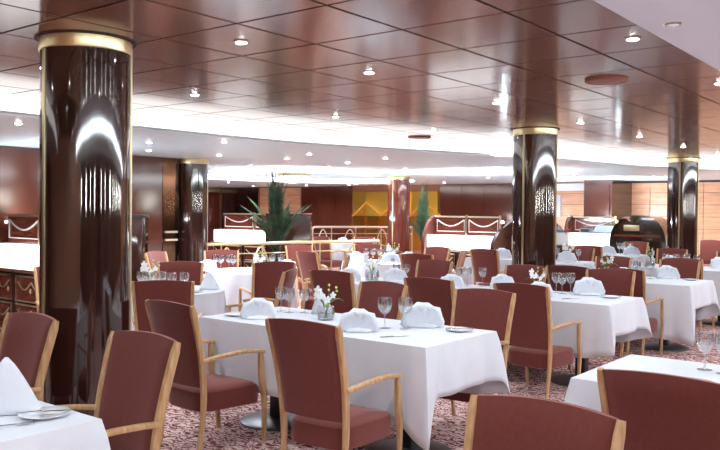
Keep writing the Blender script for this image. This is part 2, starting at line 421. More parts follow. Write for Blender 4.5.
for u, v in ((-6.9, 3.72), (-6.75, 6.07), (-8.44, 7.5), (-8.12, 8.54), (-7.2, 8.01), (-10.0, 9.6), (-11.2, 9.9), (-8.96, 10.49), (-7.94, 9.75), (-6.78, 9.19), (-8.25, 11.79), (-7.9, 13.19), (-7.56, 5.65), (-8.61, 6.43), (-8.3, 3.0), (-7.4, .5), (-6.2, 12.4), (-6.3, 14.8), (-9.3, 12.6), (-8.6, 15.5), (-5.4, 16.8), (-16.5, 15), (-14, 17.6), (-17.5, 11), (-11, 17.5), (-20, 16.8), (-3.2, 17.4), (-20.5, 12.5), (-9.2, 17.9), (-12.6, 18), (-14.6, 18), (-16.2, 17.9), (-18.4, 17.8), (-4.9, 17.9), (-7.9, 17.9), (-1.4, 17.9)):  # closing run along the far wall is added to brighten its panels
    downlight(u, v, ZS, SOFFIT_W, 'tiny round spotlight in the white soffit', lensd_me, gs)
def speaker(u, v, label):
    t = thing('ceiling_speaker', label, 'speaker', (u, v, ZC), 0, 'round ceiling speakers')
    build(MB().lathe([(.145, 0), (.15, -.012), (.135, -.02), (.128, -.012)], 40, cap=False), 'rim', M_grille, t)
    build(MB().lathe([(.13, -.012), (.1, -.02), (.0005, -.024)], 40, cap=False), 'grille', M_grille, t)
speaker(-2.11, 5.5, 'round copper ceiling speaker on the right of the mahogany ceiling')
speaker(-5.66, 8.4, 'round copper ceiling speaker far back near the cove light')

# ================================================================== FURNITURE
# chair: local +y is where the sitter faces, origin on the floor under the top of its back posts
def make_chair():
    t = thing('dining_chair', 'x', 'chair', group='maroon upholstered dining chairs')
    YT = 0.0                                              # back post tops at y=0
    for s in (-1, 1):
        pts = spline([(s*.205, .075, 0), (s*.21, .10, .2), (s*.215, .105, .38), (s*.226, .075, .62), (s*.24, 0.0, .905)], 5)
        rr = [(.011+.004*min(1, k/10), .013+.007*min(1, k/10)) for k in range(len(pts))]
        rr[-1] = (.012, .013)
        build(MB().tube(pts, rr, 10, sq=.45), 'back_post', M_oak, t)
        pts = spline([(s*.232, .085, .572), (s*.262, .22, .592), (s*.272, .38, .600), (s*.262, .535, .580)], 5)
        build(MB().tube(pts, [(.014, .016)]+[(.019, .013)]*(len(pts)-2)+[(.014, .010)], 10, sq=.3), 'armrest', M_oak, t)
        pts = spline([(s*.262, .505, .578), (s*.264, .515, .42), (s*.258, .54, .28), (s*.24, .56, 0)], 5)
        build(MB().tube(pts, [(.013+.005*math.sin(PI*min(1, k/12)), .015+.006*math.sin(PI*min(1, k/12))) for k in range(len(pts))], 10, sq=.4), 'leg', M_oak, t)
    # seat cushion
    def ring(inset, z, bow=0):
        out = []
        for k in range(32):
            th = 2*PI*k/32; c, d = math.cos(th), math.sin(th)
            e = .42
            x = math.copysign(abs(c)**e, c); y = math.copysign(abs(d)**e, d)
            yy = .33+y*.235*inset; wd = (.205+.034*((yy-.12)/.45))
            out.append((x*wd*inset, yy, z+bow*(1-y*y)*.5-(.012 if y > .8 else 0)))
        return out
    mb = MB(); rings = [ring(.93, .252), ring(.985, .258), ring(1, .275), ring(1, .34), ring(.985, .368), ring(.92, .382), ring(.6, .392), ring(.2, .396)]
    vs = [p for r in rings for p in r]
    fs = [(k*32+i, k*32+(i+1) % 32, (k+1)*32+(i+1) % 32, (k+1)*32+i) for k in range(len(rings)-1) for i in range(32)]
    fs += [tuple(range(32))[::-1], tuple(7*32+i for i in range(32))]
    build(mb.add(vs, fs), 'seat', M_fab, t)
    # upholstered back, dished in plan, arched at the top
    nu, nv = 16, 10
    def surf(front):
        def fn(i, j):
            s = 2*i-1; z0 = .408; z1 = .905+.016*(1-s*s); z = z0+(z1-z0)*j
            q = max(0, min(1, (z-.375)/.53)); y = .108-.11*q**1.5
            dish = -.022*(1-s*s)
            half = .202+.03*q
            ed = min(1, min((1-abs(s))*6, (1-j)*9+.15, j*9+.15)); th = .024*max(.25, ed**.5)
            return (s*half, y+dish+(th if front else -th), z)
        return fn
    mb = MB().grid(surf(True), nu, nv); o = len(mb.v); mb.grid(surf(False), nu, nv)
    w = nu+1
    for i in range(nu):
        mb.f.append((i, i+1, o+i+1, o+i)); mb.f.append((nv*w+i, nv*w+i+1, o+nv*w+i+1, o+nv*w+i))
    for j in range(nv):
        mb.f.append((j*w, (j+1)*w, o+(j+1)*w, o+j*w)); mb.f.append((j*w+nu, (j+1)*w+nu, o+(j+1)*w+nu, o+j*w+nu))
    build(mb, 'backrest', M_fab, t)
    return t
CH = make_chair(); CH.scale = (.968, 1.03, 1.022); used = [False]
def chair(u, v, deg, label):
    if not used[0]:
        used[0] = True; CH.location = (u, v, 0); CH.rotation_euler = (0, 0, math.radians(deg)); CH['label'] = label; return CH
    return dup(CH, (u, v, 0), math.radians(deg), label)
D = math.degrees
chair(-3.926, 2.195, 180, 'maroon armchair at the left edge of view, beyond the front left table')
chair(-2.950, 2.185, 180, 'maroon armchair with light oak arms before the large column, beside the front left table corner')
chair(-3.887, 3.056, -3, 'maroon armchair with its pink-lit seat showing, near left side of the large white table')
chair(-2.727, 2.988, 3, 'maroon armchair seen from behind in the centre foreground at the large white table')
chair(-3.714, 5.027, 176, 'pink-lit maroon chair at the far side of the large white table behind the flowers')
chair(-2.822, 5.057, 183, 'maroon chair at the far right place of the large white table, back towards the glasses')
chair(-1.006, 2.166, 180, 'maroon chair back cut off by the bottom edge of the picture')
chair(-0.861, 2.833, 0, 'maroon chair back at the bottom right corner against the right front table')
chair(-2.853, 5.686, -2, 'dark maroon armchair seen from behind with oak arm reaching to the second white table')
chair(-3.675, 5.609, 2, 'dark maroon chair seen from behind, beyond the domed napkin of the large table')
chair(-3.802, 7.703, 180, 'reddish chair behind the white flowers in front of the central column')
chair(-2.911, 7.771, 187, 'maroon chair facing the viewer at the far side of the second white table')
chair(-2.88, 7.98, 0, 'armchair seen from behind, back to back with the far chair of the second table')
chair(-3.46, 7.98, 0, 'dark chair sliver beside the right edge of the central column')
chair(-3.76, 10.14, 180, 'maroon chair behind white flowers at the far side of the third table, its left place')
chair(-2.93, 10.16, 183, 'maroon chair at the far right place of the third table by the fan napkin')
chair(-2.97, 10.42, 0, 'armchair at the right edge with oak arm and leg before the fourth table')
chair(-3.93, 13.2, 180, 'maroon chair in front of the column by the veneer wall, beyond the fourth table')
chair(-3.0, 13.15, 180, 'maroon chair cut by the right edge beyond the fourth table')
chair(-4.787, 5.638, 7, 'dark maroon chair seen from behind right above the vase of the large table')
chair(-4.99, 7.76, 180, 'maroon chair facing the viewer left of the tall wine glasses in the middle')
chair(-5.15, 12.4, 180, 'dark red chair before the white counter right of the central column')
chair(-5.3, 13.1, 0, 'dark chair top just behind the red chair right of the central column')
chair(-5.89, 8.7, 10, 'dark maroon chair seen from behind, above the napkins of the middle small table')
chair(*UV(-.93, 8.6), 60, 'large dark maroon chair seen from behind at the round table under the palm')
chair(-5.17, 5.5, 119, 'chair in side view with slanting oak post between the round table and the large table')
chair(*UV(-1.55, 6.21), 45, 'dark maroon chair seen from behind, just right of the large column')
chair(*UV(-1.92, 8.44), 227, 'rosy chair facing the viewer behind the cluster of glasses right of the large column')
chair(*UV(-1.93, 10.99), 232, 'rosy chair facing the viewer at the far side of the palm-side round table')
chair(*UV(-.73, 10.82), -12, 'maroon chair seen from behind to the right of the round table under the palm')
chair(*UV(-.16, 10.04), 130, 'small chair in side view right of the round table under the palm')
chair(*UV(.13, 13.46), 226, 'dark red chair behind the glasses of the far round table')
chair(-6.79, 10.63, 178, 'small chair facing the viewer before the white counter')
chair(-5.95, 10.62, 0, 'dark chair seen from behind in front of the arched counter end')
chair(-5.85, 9.85, 126, 'narrow chair in side view at the right of the far round table')
chair(*UV(-2.7, 10.4), 290, 'small orange-lit chair by the left mahogany wall')
chair(-5.4, 15.8, 180, 'dark chair in front of the black dome counter')
chair(-4.6, 18.2, 180, 'small chair by the veneer wall at the right edge')
chair(-5.75, 17.0, 0, 'dark chair between black dome counter and right rear column')
chair(*UV(-1.0, 12.9), 245, 'little rosy chair top behind the brass handrail end under the palm')
chair(*UV(-.85, 17.2), 0, 'far dark chair beyond the brass railing, left one')
chair(*UV(.1, 17.3), 200, 'far rosy chair beyond the brass railing, middle one')
chair(*UV(.75, 18.2), 150, 'far rosy chair beyond the brass railing, right one beside the red column')
chair(*UV(-2.95, 7.75), 250, 'reddish chair sliver left of the large column before the counter')

# ------------------------------------------------------------------ tables and cloths
def pedestal(t, x, y):
    p = build(MB().box(x-.045, x+.045, y-.045, y+.045, .03, .70, bev=.006), 'pedestal', M_post, t)
    build(MB().lathe([(.27, 0), (.27, .012), (.25, .02), (.06, .035)], 32, (x, y, 0)), 'base_disc', M_disc, p)
ZT = .75
def rect_table(u0, u1, v0, v1, label, clabel, drops, tips, seed=0):
    """drops = near(-v), right(+u), far(+v), left(-u) hem drop; tips = corner tip drop for (near right, far right, far left, near left)"""
    cu, cv = (u0+u1)/2, (v0+v1)/2; hw, hd = (u1-u0)/2, (v1-v0)/2
    t = thing('dining_table', label, 'table', (cu, cv, 0), 0, 'rectangular dining tables')
    build(MB().box(-hw, hw, -hd, hd, .705, ZT-.006, bev=.008), 'table_top', M_post, t)
    if hw > .6:
        pedestal(t, -hw*.6, 0); pedestal(t, hw*.6, 0)
    else: pedestal(t, 0, 0)
    rnd = random.Random(seed)
    # perimeter samples: near edge left->right, right edge, far edge, left edge
    cn = [(-hw, -hd), (hw, -hd), (hw, hd), (-hw, hd)]; nrm = [(0, -1), (1, 0), (0, 1), (-1, 0)]
    tipd = [tips[3], tips[0], tips[1], tips[2]]          # tip at cn[0..3]
    P = []
    for e in range(4):
        a, b = cn[e], cn[(e+1) % 4]; L = math.hypot(b[0]-a[0], b[1]-a[1]); m = 0
        ph = rnd.uniform(0, 6)
        ds = []; d = 0.0
        while d < L-.004:
            ds.append(d); d += .011 if min(d, L-d) < .12 else .045
        wd_ = .13 if e in (0, 2) else .028
        for d in ds:
            f = d/L; x = a[0]+(b[0]-a[0])*f; y = a[1]+(b[1]-a[1])*f
            da, db = f*L, (1-f)*L
            w = lambda d: math.exp(-(d/wd_)**1.4)
            wa, wb_ = w(da), w(db)
            fa, fb = math.exp(-(da/.09)**1.3), math.exp(-(db/.09)**1.3)
            drop = drops[e]*(1-wa-wb_)+tipd[e]*wa+tipd[(e+1) % 4]*wb_
            nx, ny = nrm[e]
            pe = nrm[e-1]; ne = nrm[(e+1) % 4]
            ox = nx+fa*pe[0]*.9+fb*ne[0]*.9; oy = ny+fa*pe[1]*.9+fb*ne[1]*.9
            fl = .018+.050*(fa+fb)-.03*(math.exp(-((da-.13)/.05)**2)+math.exp(-((db-.13)/.05)**2))+.012*math.sin(f*L*11+ph)*(1-fa-fb)
            P.append((x, y, ox, oy, fl, drop))
    N = len(P); rows = 9; mb = MB(); vs = []
    rad = .014
    for j in range(rows+1):
        tt = j/rows
        for (x, y, ox, oy, fl, drop) in P:
            if j == 0: vs.append((x*(1-.012/hw), y*(1-.012/hd), ZT))
            elif j == 1: vs.append((x+ox*.006, y+oy*.006, ZT-.003))
            else:
                q = (j-1)/(rows-1)
                vs.append((x+ox*(.010+fl*q**.8), y+oy*(.010+fl*q**.8), ZT-.012-(drop-.012)*q))
    fs = [(j*N+i, j*N+(i+1) % N, (j+1)*N+(i+1) % N, (j+1)*N+i) for j in range(rows) for i in range(N)]
    # top surface as a fan of strips (rectangle)
    fs.append(tuple(range(N))[::-1])
    me = MB().add(vs, fs).mesh('tablecloth', M_cloth)
    c = link('tablecloth', me, None, (cu, cv, 0))
    so = c.modifiers.new('thickness', 'SOLIDIFY'); so.thickness = .003; so.offset = -1
    tag(c, clabel, 'tablecloth', 'white linen tablecloths')
def round_table(u, v, r, label, clabel, drop=.5, seed=0):
    t = thing('round_table', label, 'table', (u, v, 0), 0, 'round dining tables')
    build(MB().lathe([(r, .705), (r, ZT-.006)], 40), 'table_top', M_post, t); pedestal(t, 0, 0)
    rnd = random.Random(seed); ph = rnd.uniform(0, 6); N = 96; vs = []
    rows = 8
    for j in range(rows+1):
        for i in range(N):
            th = 2*PI*i/N
            if j == 0: rr, z = r-.01, ZT
            elif j == 1: rr, z = r+.006, ZT-.003
            else:
                q = (j-1)/(rows-1); rr = r+.012+q*(.035+.03*math.sin(13*th+ph)+.012*math.sin(7*th)); z = ZT-.012-(drop+.03*math.sin(4*th+ph))*q
            vs.append((rr*math.cos(th), rr*math.sin(th), z))
    fs = [(j*N+i, j*N+(i+1) % N, (j+1)*N+(i+1) % N, (j+1)*N+i) for j in range(rows) for i in range(N)]
    fs.append(tuple(range(N))[::-1])
    c = link('tablecloth', MB().add(vs, fs).mesh('tablecloth', M_cloth), None, (u, v, 0))
    so = c.modifiers.new('thickness', 'SOLIDIFY'); so.thickness = .003; so.offset = -1
    tag(c, clabel, 'tablecloth', 'white linen tablecloths')
rect_table(-4.4, -2.46, .75, 1.63, 'front left dining table under its white cloth', 'white tablecloth at the bottom left corner of the picture', (.4, .34, .4, .34), (.5, .5, .5, .5), 1)
rect_table(-4.28, -2.40, 3.64, 4.44, 'large dining table in the centre under a white cloth', 'white tablecloth of the large centre table with pointed hanging corner', (.44, .30, .44, .3), (.545, .40, .5, .45), 2)
rect_table(-4.3, -2.37, 6.30, 7.1, 'second dining table behind the large one', 'white tablecloth of the second table right of the dark armchair', (.46, .27, .44, .3), (.40, .36, .4, .5), 3)
rect_table(-4.3, -2.38, 8.6, 9.5, 'third dining table right of the central column', 'white tablecloth of the third table with long hanging corner', (.58, .26, .5, .3), (.62, .40, .5, .5), 4)
rect_table(-4.3, -2.38, 11.1, 12.0, 'fourth dining table at the right edge under glasses', 'white tablecloth of the fourth table cut by the right edge', (.55, .3, .5, .3), (.55, .45, .5, .5), 5)
rect_table(-1.45, .45, 3.42, 4.2, 'right front dining table partly out of the picture', 'white tablecloth at the lower right behind the big chair back', (.42, .3, .42, .30), (.5, .5, .45, .5), 6)
rect_table(-5.5, -4.6, 6.36, 7.12, 'small dining table in the middle behind the large one', 'white tablecloth of the middle small table with two napkins', (.45, .3, .4, .45), (.5, .4, .4, .5), 7)
rect_table(-5.62, -4.7, 11.0, 11.83, 'small dining table right behind the central column', 'white tablecloth behind the central column on its right', (.4, .3, .4, .3), (.5, .4, .4, .5), 8)
rect_table(-6.65, -5.75, 11.25, 12.0, 'small dining table left of the central column far back', 'white tablecloth far back touching the left edge of the central column', (.5, .3, .4, .3), (.5, .4, .4, .5), 9)
rect_table(-5.6, -4.7, 13.75, 14.6, 'far small dining table before the black dome counter', 'white tablecloth before the black dome counter', (.5, .3, .4, .3), (.5, .4, .4, .5), 10)
RJ, RL, RH = UV(-1.72, 7.32), UV(-1.35, 9.75), UV(.3, 11.65)
round_table(*RJ, .45, 'small round table right of the large column', 'white cloth of the small round table right of the large column', .5, 1)
round_table(*RL, .54, 'round table under the palm', 'white cloth of the round table under the palm', .55, 2)
round_table(*RH, .55, 'far round table in the middle', 'white cloth of the far round table in the middle', .5, 3)
RZ = UV(-.4, 18.3)
round_table(*RZ, .36, 'distant round table beyond the railing', 'distant white cloth beyond the brass railing', .5, 4)

# ------------------------------------------------------------------ table ware
def napkin_mesh():
    mb = MB()
    def leaf(yo, R, lean, n=6):
        vs = []; rings = 6
        for j in range(rings+1):
            q = j/rings
            for i in range(2*n+1):
                th = PI*(-.02+1.04*i/(2*n)); zz = (1 if i % 2 else -1)*.011*q*(.5+.5*abs(math.sin(i*1.7)))
                rr = R*(.08+.92*q)*(1.03 if i % 2 else .97)*(1+.05*math.sin(th*3)+.03*math.cos(th*7+yo*90))
                x = rr*math.cos(th)*1.0; z = rr*math.sin(th)*1.12+.004
                y = yo+zz+lean*z*z/R - .25*x*x/R*.5
                vs.append((x, y, max(.002, z)))
        w = 2*n+1
        mb.add(vs, [(j*w+i, j*w+i+1, (j+1)*w+i+1, (j+1)*w+i) for j in range(rings) for i in range(w-1)])
    leaf(.014, .125, .25); leaf(-.008, .118, -.12)
    # folded foot that lets it stand
    def foot(i, j):
        s = 2*i-1; y = -.05+.10*j
        return (s*(.10-.03*abs(2*j-1)), y, .004+.03*(1-abs(2*j-1))*(1-.6*abs(s)))
    mb.grid(foot, 10, 6)
    me = mb.mesh('napkin', M_napkin); me.set_sharp_from_angle(angle=math.radians(60)); return me
NAP = napkin_mesh()
def cone_nap():
    mb = MB()
    def fn(i, j):
        th = PI*2*i; r = .075*(1-j)**.8+.004
        return (r*math.cos(th)*(1.25), r*math.sin(th)*.7-.03*j, .002+.17*j)
    mb.grid(fn, 18, 8, wrap=True)
    def flap(i, j): return (-.02+.13*i, -.055+.05*j+.02*i, .004+.075*(1-i)*j)
    mb.grid(flap, 6, 4)
    return mb.mesh('napkin', M_napkin)
NAPC = cone_nap()
def napkin(u, v, deg, label, me=NAP, s=1, z=ZT+.001):
    o = link('folded_napkin', me, None, (u, v, z), math.radians(deg)); o.scale = (s, s, s)
    so = o.modifiers.new('thickness', 'SOLIDIFY'); so.thickness = .0018
    return tag(o, label, 'napkin', 'folded white napkins')
PLATE = MB().lathe([(.05, 0), (.055, .003), (.088, .012), (.090, .014), (.087, .015), (.054, .006), (.0005, .005)], 36, cap=False).mesh('side_plate', M_china)
def knife_mesh(L=.19):
    mb = MB()
    mb.tube([(0, -L/2, .005), (0, -.01, .006)], [(.005, .003), (.006, .004)], 8)
    mb.prism([(-.006, -.012), (.008, -.012), (.009, L*.3), (.002, L/2), (-.006, L*.42)], 'z', .004, .006)
    return mb.mesh('table_knife', M_steel)
def fork_mesh(L=.18):
    mb = MB()
    mb.tube([(0, -L/2, .004), (0, -L*.2, .006), (0, L*.18, .006)], [(.007, .002), (.004, .0025), (.003, .002)], 8)
    mb.prism([(-.004, L*.16), (.004, L*.16), (.011, L*.26), (-.011, L*.26)], 'z', .004, .007)
    for k in range(4): mb.box(-.011+k*.0063, -.0085+k*.0063, L*.26, L/2, .004, .0065)
    return mb.mesh('table_fork', M_steel)
KN, FK = knife_mesh(), fork_mesh()
def plate(u, v, label, knife=None):
    o = tag(link('side_plate', PLATE, None, (u, v, ZT+.001)), label, 'plate', 'white side plates')
    if knife is not None:
        k = tag(link('table_knife', KN, None, (u, v, ZT+.0135), math.radians(knife)), 'steel knife lying on the '+label, 'knife', 'knives on side plates')
def cutlery(u, v, deg, label, me=KN):
    tag(link('table_fork' if me is FK else 'table_knife', me, None, (u, v, ZT+.001), math.radians(deg)), label, 'fork' if me is FK else 'knife', 'table cutlery')
GP = [(.034, 0), (.034, .002), (.010, .006), (.0045, .016), (.004, .07), (.007, .078), (.026, .092), (.038, .115), (.041, .138), (.037, .172), (.0355, .172), (.039, .138), (.036, .116), (.024, .096), (.0005, .086)]
GOB = MB().lathe(GP, 24, cap=False).mesh('wine_glass', M_glass)
GLASSES = {}
def glass(u, v, label, s=1, group=None):
    o = link('wine_glass', GOB, None, (u, v, ZT+.001)); o.scale = (s, s, s)
    GLASSES.setdefault(label, []).append(o)
    return tag(o, label, 'glass', label)
# vase with orchids
def make_vase():
    t = thing('flower_vase', 'x', 'vase', group='glass vases of white orchids')
    build(MB().lathe([(.0005, .0), (.05, .0), (.056, .004), (.062, .05), (.055, .085), (.058, .092), (.055, .092), (.051, .085), (.058, .05), (.052, .008), (.0005, .006)], 28, cap=False), 'bowl', M_glass, t)
    build(MB().lathe([(.0005, .008), (.051, .009), (.056, .045), (.0005, .046)], 24, cap=False), 'water', M_water, t)
    rnd = random.Random(3)
    tips = [(-.055, .01, .20), (.05, -.02, .19), (.025, .02, .235), (.075, .01, .22)]
    for k, tp in enumerate(tips):
        pts = spline([(.01*math.cos(k), .01*math.sin(k), .012), (tp[0]*.2, tp[1]*.2, .08), (tp[0]*.7, tp[1]*.8, .17), tp], 5)
        st = build(MB().tube(pts, .0028, 6), 'stem', M_stem, t)
        if k in (2, 3):
            for q in range(4):
                c = pts[-1-q*3]
                build(MB().lathe([(.001, -.009), (.008, -.003), (.009, .004), (.001, .011)], 10, (c[0]+rnd.uniform(-.01, .01), c[1]+rnd.uniform(-.01, .01), c[2])), 'bud', M_bud, st)
    def blossom(c, s):
        mb = MB()
        for q in range(5):
            a = 2*PI*q/5+.3; ln = s*(1 if q % 2 else .85)
            vs = [c]; up = .25*s
            ring = []
            for w_, l_ in ((0, 0), (.28, .35), (.36, .65), (.2, .95), (0, 1.05), (-.2, .95), (-.36, .65), (-.28, .35)):
                ring.append((c[0]+ln*(l_*math.cos(a)-w_*math.sin(a)), c[1]-.3*ln*l_*abs(math.sin(a))+ln*.25*l_*l_-.004, c[2]+ln*(l_*math.sin(a)+w_*math.cos(a))))
            mid = (c[0]+ln*.55*math.cos(a), c[1]+.01*s, c[2]+ln*.55*math.sin(a))
            mb.add(ring+[mid], [(i, (i+1) % 8, 8) for i in range(8)])
        mb.lathe([(.002, -.006), (.006, 0), (.002, .007)], 8, c)
        return mb
    for c, s in (((-.055, .008, .2), .034), ((-.03, -.02, .165), .032), ((-.062, -.01, .165), .028), ((.05, -.025, .17), .026), ((.015, -.03, .14), .026)):
        o = build(blossom(c, s), 'blossom', M_petal, t)
    for a, ln in ((.4, .13), (2.4, .11)):
        def leaf(i, j):
            x = ln*i; w_ = .014*math.sin(PI*min(1, i*.95+.04))*(2*j-1)
            return (x*math.cos(a)-w_*math.sin(a), x*math.sin(a)+w_*math.cos(a), .085+.06*math.sin(i*2.4)-abs(2*j-1)*.004)
        build(MB().grid(leaf, 8, 4), 'leaf', M_stem, t)
    return t
VZ = make_vase(); vused = [False]
def vase(u, v, deg, label, s=1):
    if not vused[0]:
        vused[0] = True; VZ.location = (u, v, ZT+.001); VZ.rotation_euler = (0, 0, math.radians(deg)); VZ['label'] = label; VZ.scale = (s, s, s); return
    dup(VZ, (u, v, ZT+.001), math.radians(deg), label, scale=(s, s, s))
FACE = D(YAW)           # turn that squares a thing to the standing point
# front left table
napkin(-2.79, 1.47, FACE+10, 'tall folded napkin at the left edge on the front left table', NAPC, 1.2, z=ZT+.001)
plate(-2.63, 1.52, 'white plate at the corner of the front left table', FACE-75)
cutlery(-2.60, 1.36, FACE-60, 'steel fork beside the plate of the front left table', FK)
# large centre table
napkin(-3.90, 3.83, FACE+10, 'domed napkin at the near left place of the large centre table')
napkin(-3.02, 3.83, FACE, 'pale fan napkin in the middle front of the large centre table')
napkin(-2.83, 4.26, FACE-5, 'wide domed napkin at the far right place of the large centre table', s=1.12)
napkin(-3.72, 4.30, FACE-30, 'slanting napkin behind the orchid vase of the large centre table', NAPC)
plate(-2.56, 4.27, 'white plate beside the wide domed napkin of the large table', FACE-70)
plate(-4.12, 3.84, 'white plate at the left end of the large centre table')
cutlery(-2.72, 3.80, FACE-72, 'steel knife lying at the near edge of the large centre table')
cutlery(-2.95, 4.32, FACE-75, 'steel fork left of the wide domed napkin', FK)
vase(-3.52, 4.10, FACE, 'glass bowl of white orchids on the large centre table')
for u, v in ((-4.06, 4.22), (-3.96, 4.20), (-3.87, 4.27)): glass(u, v, 'cut wine glass in the trio at the left of the large table', 1.05)
for u, v in ((-2.98, 4.05), (-2.87, 4.12)): glass(u, v, 'cut wine glass in the pair in the middle of the large table', 1.15)
# right front table
glass(-1.03, 4.0, 'wine glass at the right edge on the right front table', 1.05)
glass(-.93, 3.95, 'tall wine glass cut by the right edge', 1.1)
plate(-.98, 3.62, 'white plate on the right front table')
napkin(-.72, 3.9, FACE, 'napkin at the right edge on the right front table')
# second table
napkin(-2.80, 6.95, FACE-5, 'wide domed napkin on the second table near its right end', s=1.15)
napkin(-3.05, 6.45, FACE, 'napkin at the near side of the second table behind the dark armchair')
napkin(-4.05, 6.6, FACE, 'napkin at the left of the second table by three tall glasses')
napkin(-3.68, 6.95, FACE, 'white napkin right of the three tall glasses')
plate(-2.56, 6.86, 'white plate at the right end of the second table')
cutlery(-2.78, 6.5, FACE-70, 'steel knife at the near edge of the second table')
vase(-3.22, 6.75, FACE+20, 'white orchids in a bowl on the second table before the reddish chair')
for u, v in ((-4.17, 6.92), (-4.08, 6.95), (-3.93, 7.0)): glass(u, v, 'tall wine glass in the trio at the left of the second table', 1.1)
for u, v in ((-3.12, 6.95), (-3.03, 6.88), (-3.0, 7.0)): glass(u, v, 'wine glass in the trio right of the orchids on the second table', 1.1)
# third table
napkin(-2.83, 9.35, FACE-5, 'domed napkin on the third table near its right end', s=1.1)
napkin(-3.15, 8.85, FACE, 'napkin at the near side of the third table')
napkin(-3.75, 9.2, FACE, 'napkin at the left of the third table by the column', s=1.1)
plate(-2.56, 9.3, 'white plate at the right end of the third table')
vase(-3.45, 9.1, FACE+200, 'white orchids on the third table before the far chairs', 1.1)
for u, v in ((-3.12, 9.15), (-3.02, 9.05), (-2.98, 9.2), (-3.2, 9.3)): glass(u, v, 'wine glass in the cluster on the third table', 1.1)
# fourth table
for u, v in ((-3.45, 11.3), (-3.32, 11.35), (-3.2, 11.3), (-3.05, 11.35), (-3.25, 11.6)): glass(u, v, 'wine glass in the row on the fourth table at the right edge', 1.1)
napkin(-3.5, 11.7, FACE, 'napkin at the left of the fourth table', s=1.1)
napkin(-2.85, 11.75, FACE, 'napkin among the glasses of the fourth table', s=1.1)
vase(-3.75, 11.6, FACE+90, 'white blossoms on the fourth table before the rear column', 1.1)
# middle small table
napkin(-5.30, 6.55, FACE, 'round fan napkin at the near left corner of the middle small table')
napkin(-4.83, 6.75, FACE+15, 'pointed fan napkin at the right of the middle small table', s=1.1)
vase(-5.12, 6.72, FACE+30, 'tall white orchids between two napkins on the middle small table', 1.25)
for u, v in ((-5.0, 7.0), (-4.9, 7.05)): glass(u, v, 'wine glass on the middle small table')
# small round table
for u, v in ((-1.99, 7.17), (-1.9, 7.08), (-1.79, 7.12), (-1.68, 7.05), (-1.58, 7.1)):
    p = UV(u, v); glass(p[0], p[1], 'wine glass in the cluster on the small round table', 1.05)
p = UV(-1.40, 7.35); napkin(p[0], p[1], FACE, 'pointed napkin at the right of the small round table', NAPC)
p = UV(-1.5, 7.1); plate(p[0], p[1], 'white plate on the small round table')
p = UV(-1.98, 7.45); vase(p[0], p[1], FACE, 'orchid with green buds on the small round table', 1.1)
# round table under the palm
for dx, dy in ((-.45, .1), (-.36, .0), (-.28, .12), (-.2, -.05), (.12, .35), (.24, .3), (.36, .25), (.05, .2)):
    p = UV(-1.35+dx, 9.7+dy); glass(p[0], p[1], 'wine glass on the round table under the palm', 1.1)
for dx, dy, l in ((-.5, -.15, 'left'), (.45, .05, 'right')):
    p = UV(-1.35+dx, 9.7+dy); napkin(p[0], p[1], FACE, 'napkin at the %s of the round table under the palm' % l)
p = UV(-1.2, 9.5); vase(p[0], p[1], FACE, 'orchid bowl on the round table under the palm')
# far round table
for dx, dy in ((-.2, .1), (-.1, .15), (0, .1), (.1, .2), (.2, .15)):
    p = UV(.3+dx, 11.6+dy); glass(p[0], p[1], 'wine glass on the far round table', 1.1)
for dx, dy, l in ((-.35, -.15, 'left'), (.15, -.25, 'near'), (.42, 0, 'right')):
    p = UV(.3+dx, 11.6+dy); napkin(p[0], p[1], FACE, 'napkin at the %s of the far round table' % l, s=1.1)
p = UV(.48, 11.4); vase(p[0], p[1], FACE, 'white orchids on the far round table', 1.2)
# small far tables
for u, v, l in ((-5.35, 11.3, 'left'), (-4.95, 11.4, 'right')): napkin(u, v, FACE, 'napkin on the small table behind the central column, %s one' % l, s=1.2)
vase(-5.05, 11.68, FACE, 'white blossoms on the small table behind the central column', 1.2)
for u, v in ((-5.3, 11.65), (-5.2, 11.6), (-4.85, 11.6)): glass(u, v, 'wine glass on the small table behind the central column', 1.1)
napkin(-6.1, 11.5, FACE, 'napkin on the far small table left of the central column', s=1.2)
for u, v in ((-5.92, 11.62), (-5.81, 11.55)): glass(u, v, 'wine glass on the far small table left of the central column', 1.2)
napkin(-5.3, 14.0, FACE, 'napkin on the far table before the black dome counter, left one', s=1.2); napkin(-4.9, 14.1, FACE, 'napkin on the far table before the black dome counter, right one', s=1.2)
for u, v in ((-5.1, 14.2), (-5.0, 14.3), (-5.2, 14.3)): glass(u, v, 'wine glass on the far table before the black dome counter', 1.2)
napkin(RZ[0], RZ[1], FACE, 'distant napkin on the round table beyond the railing')

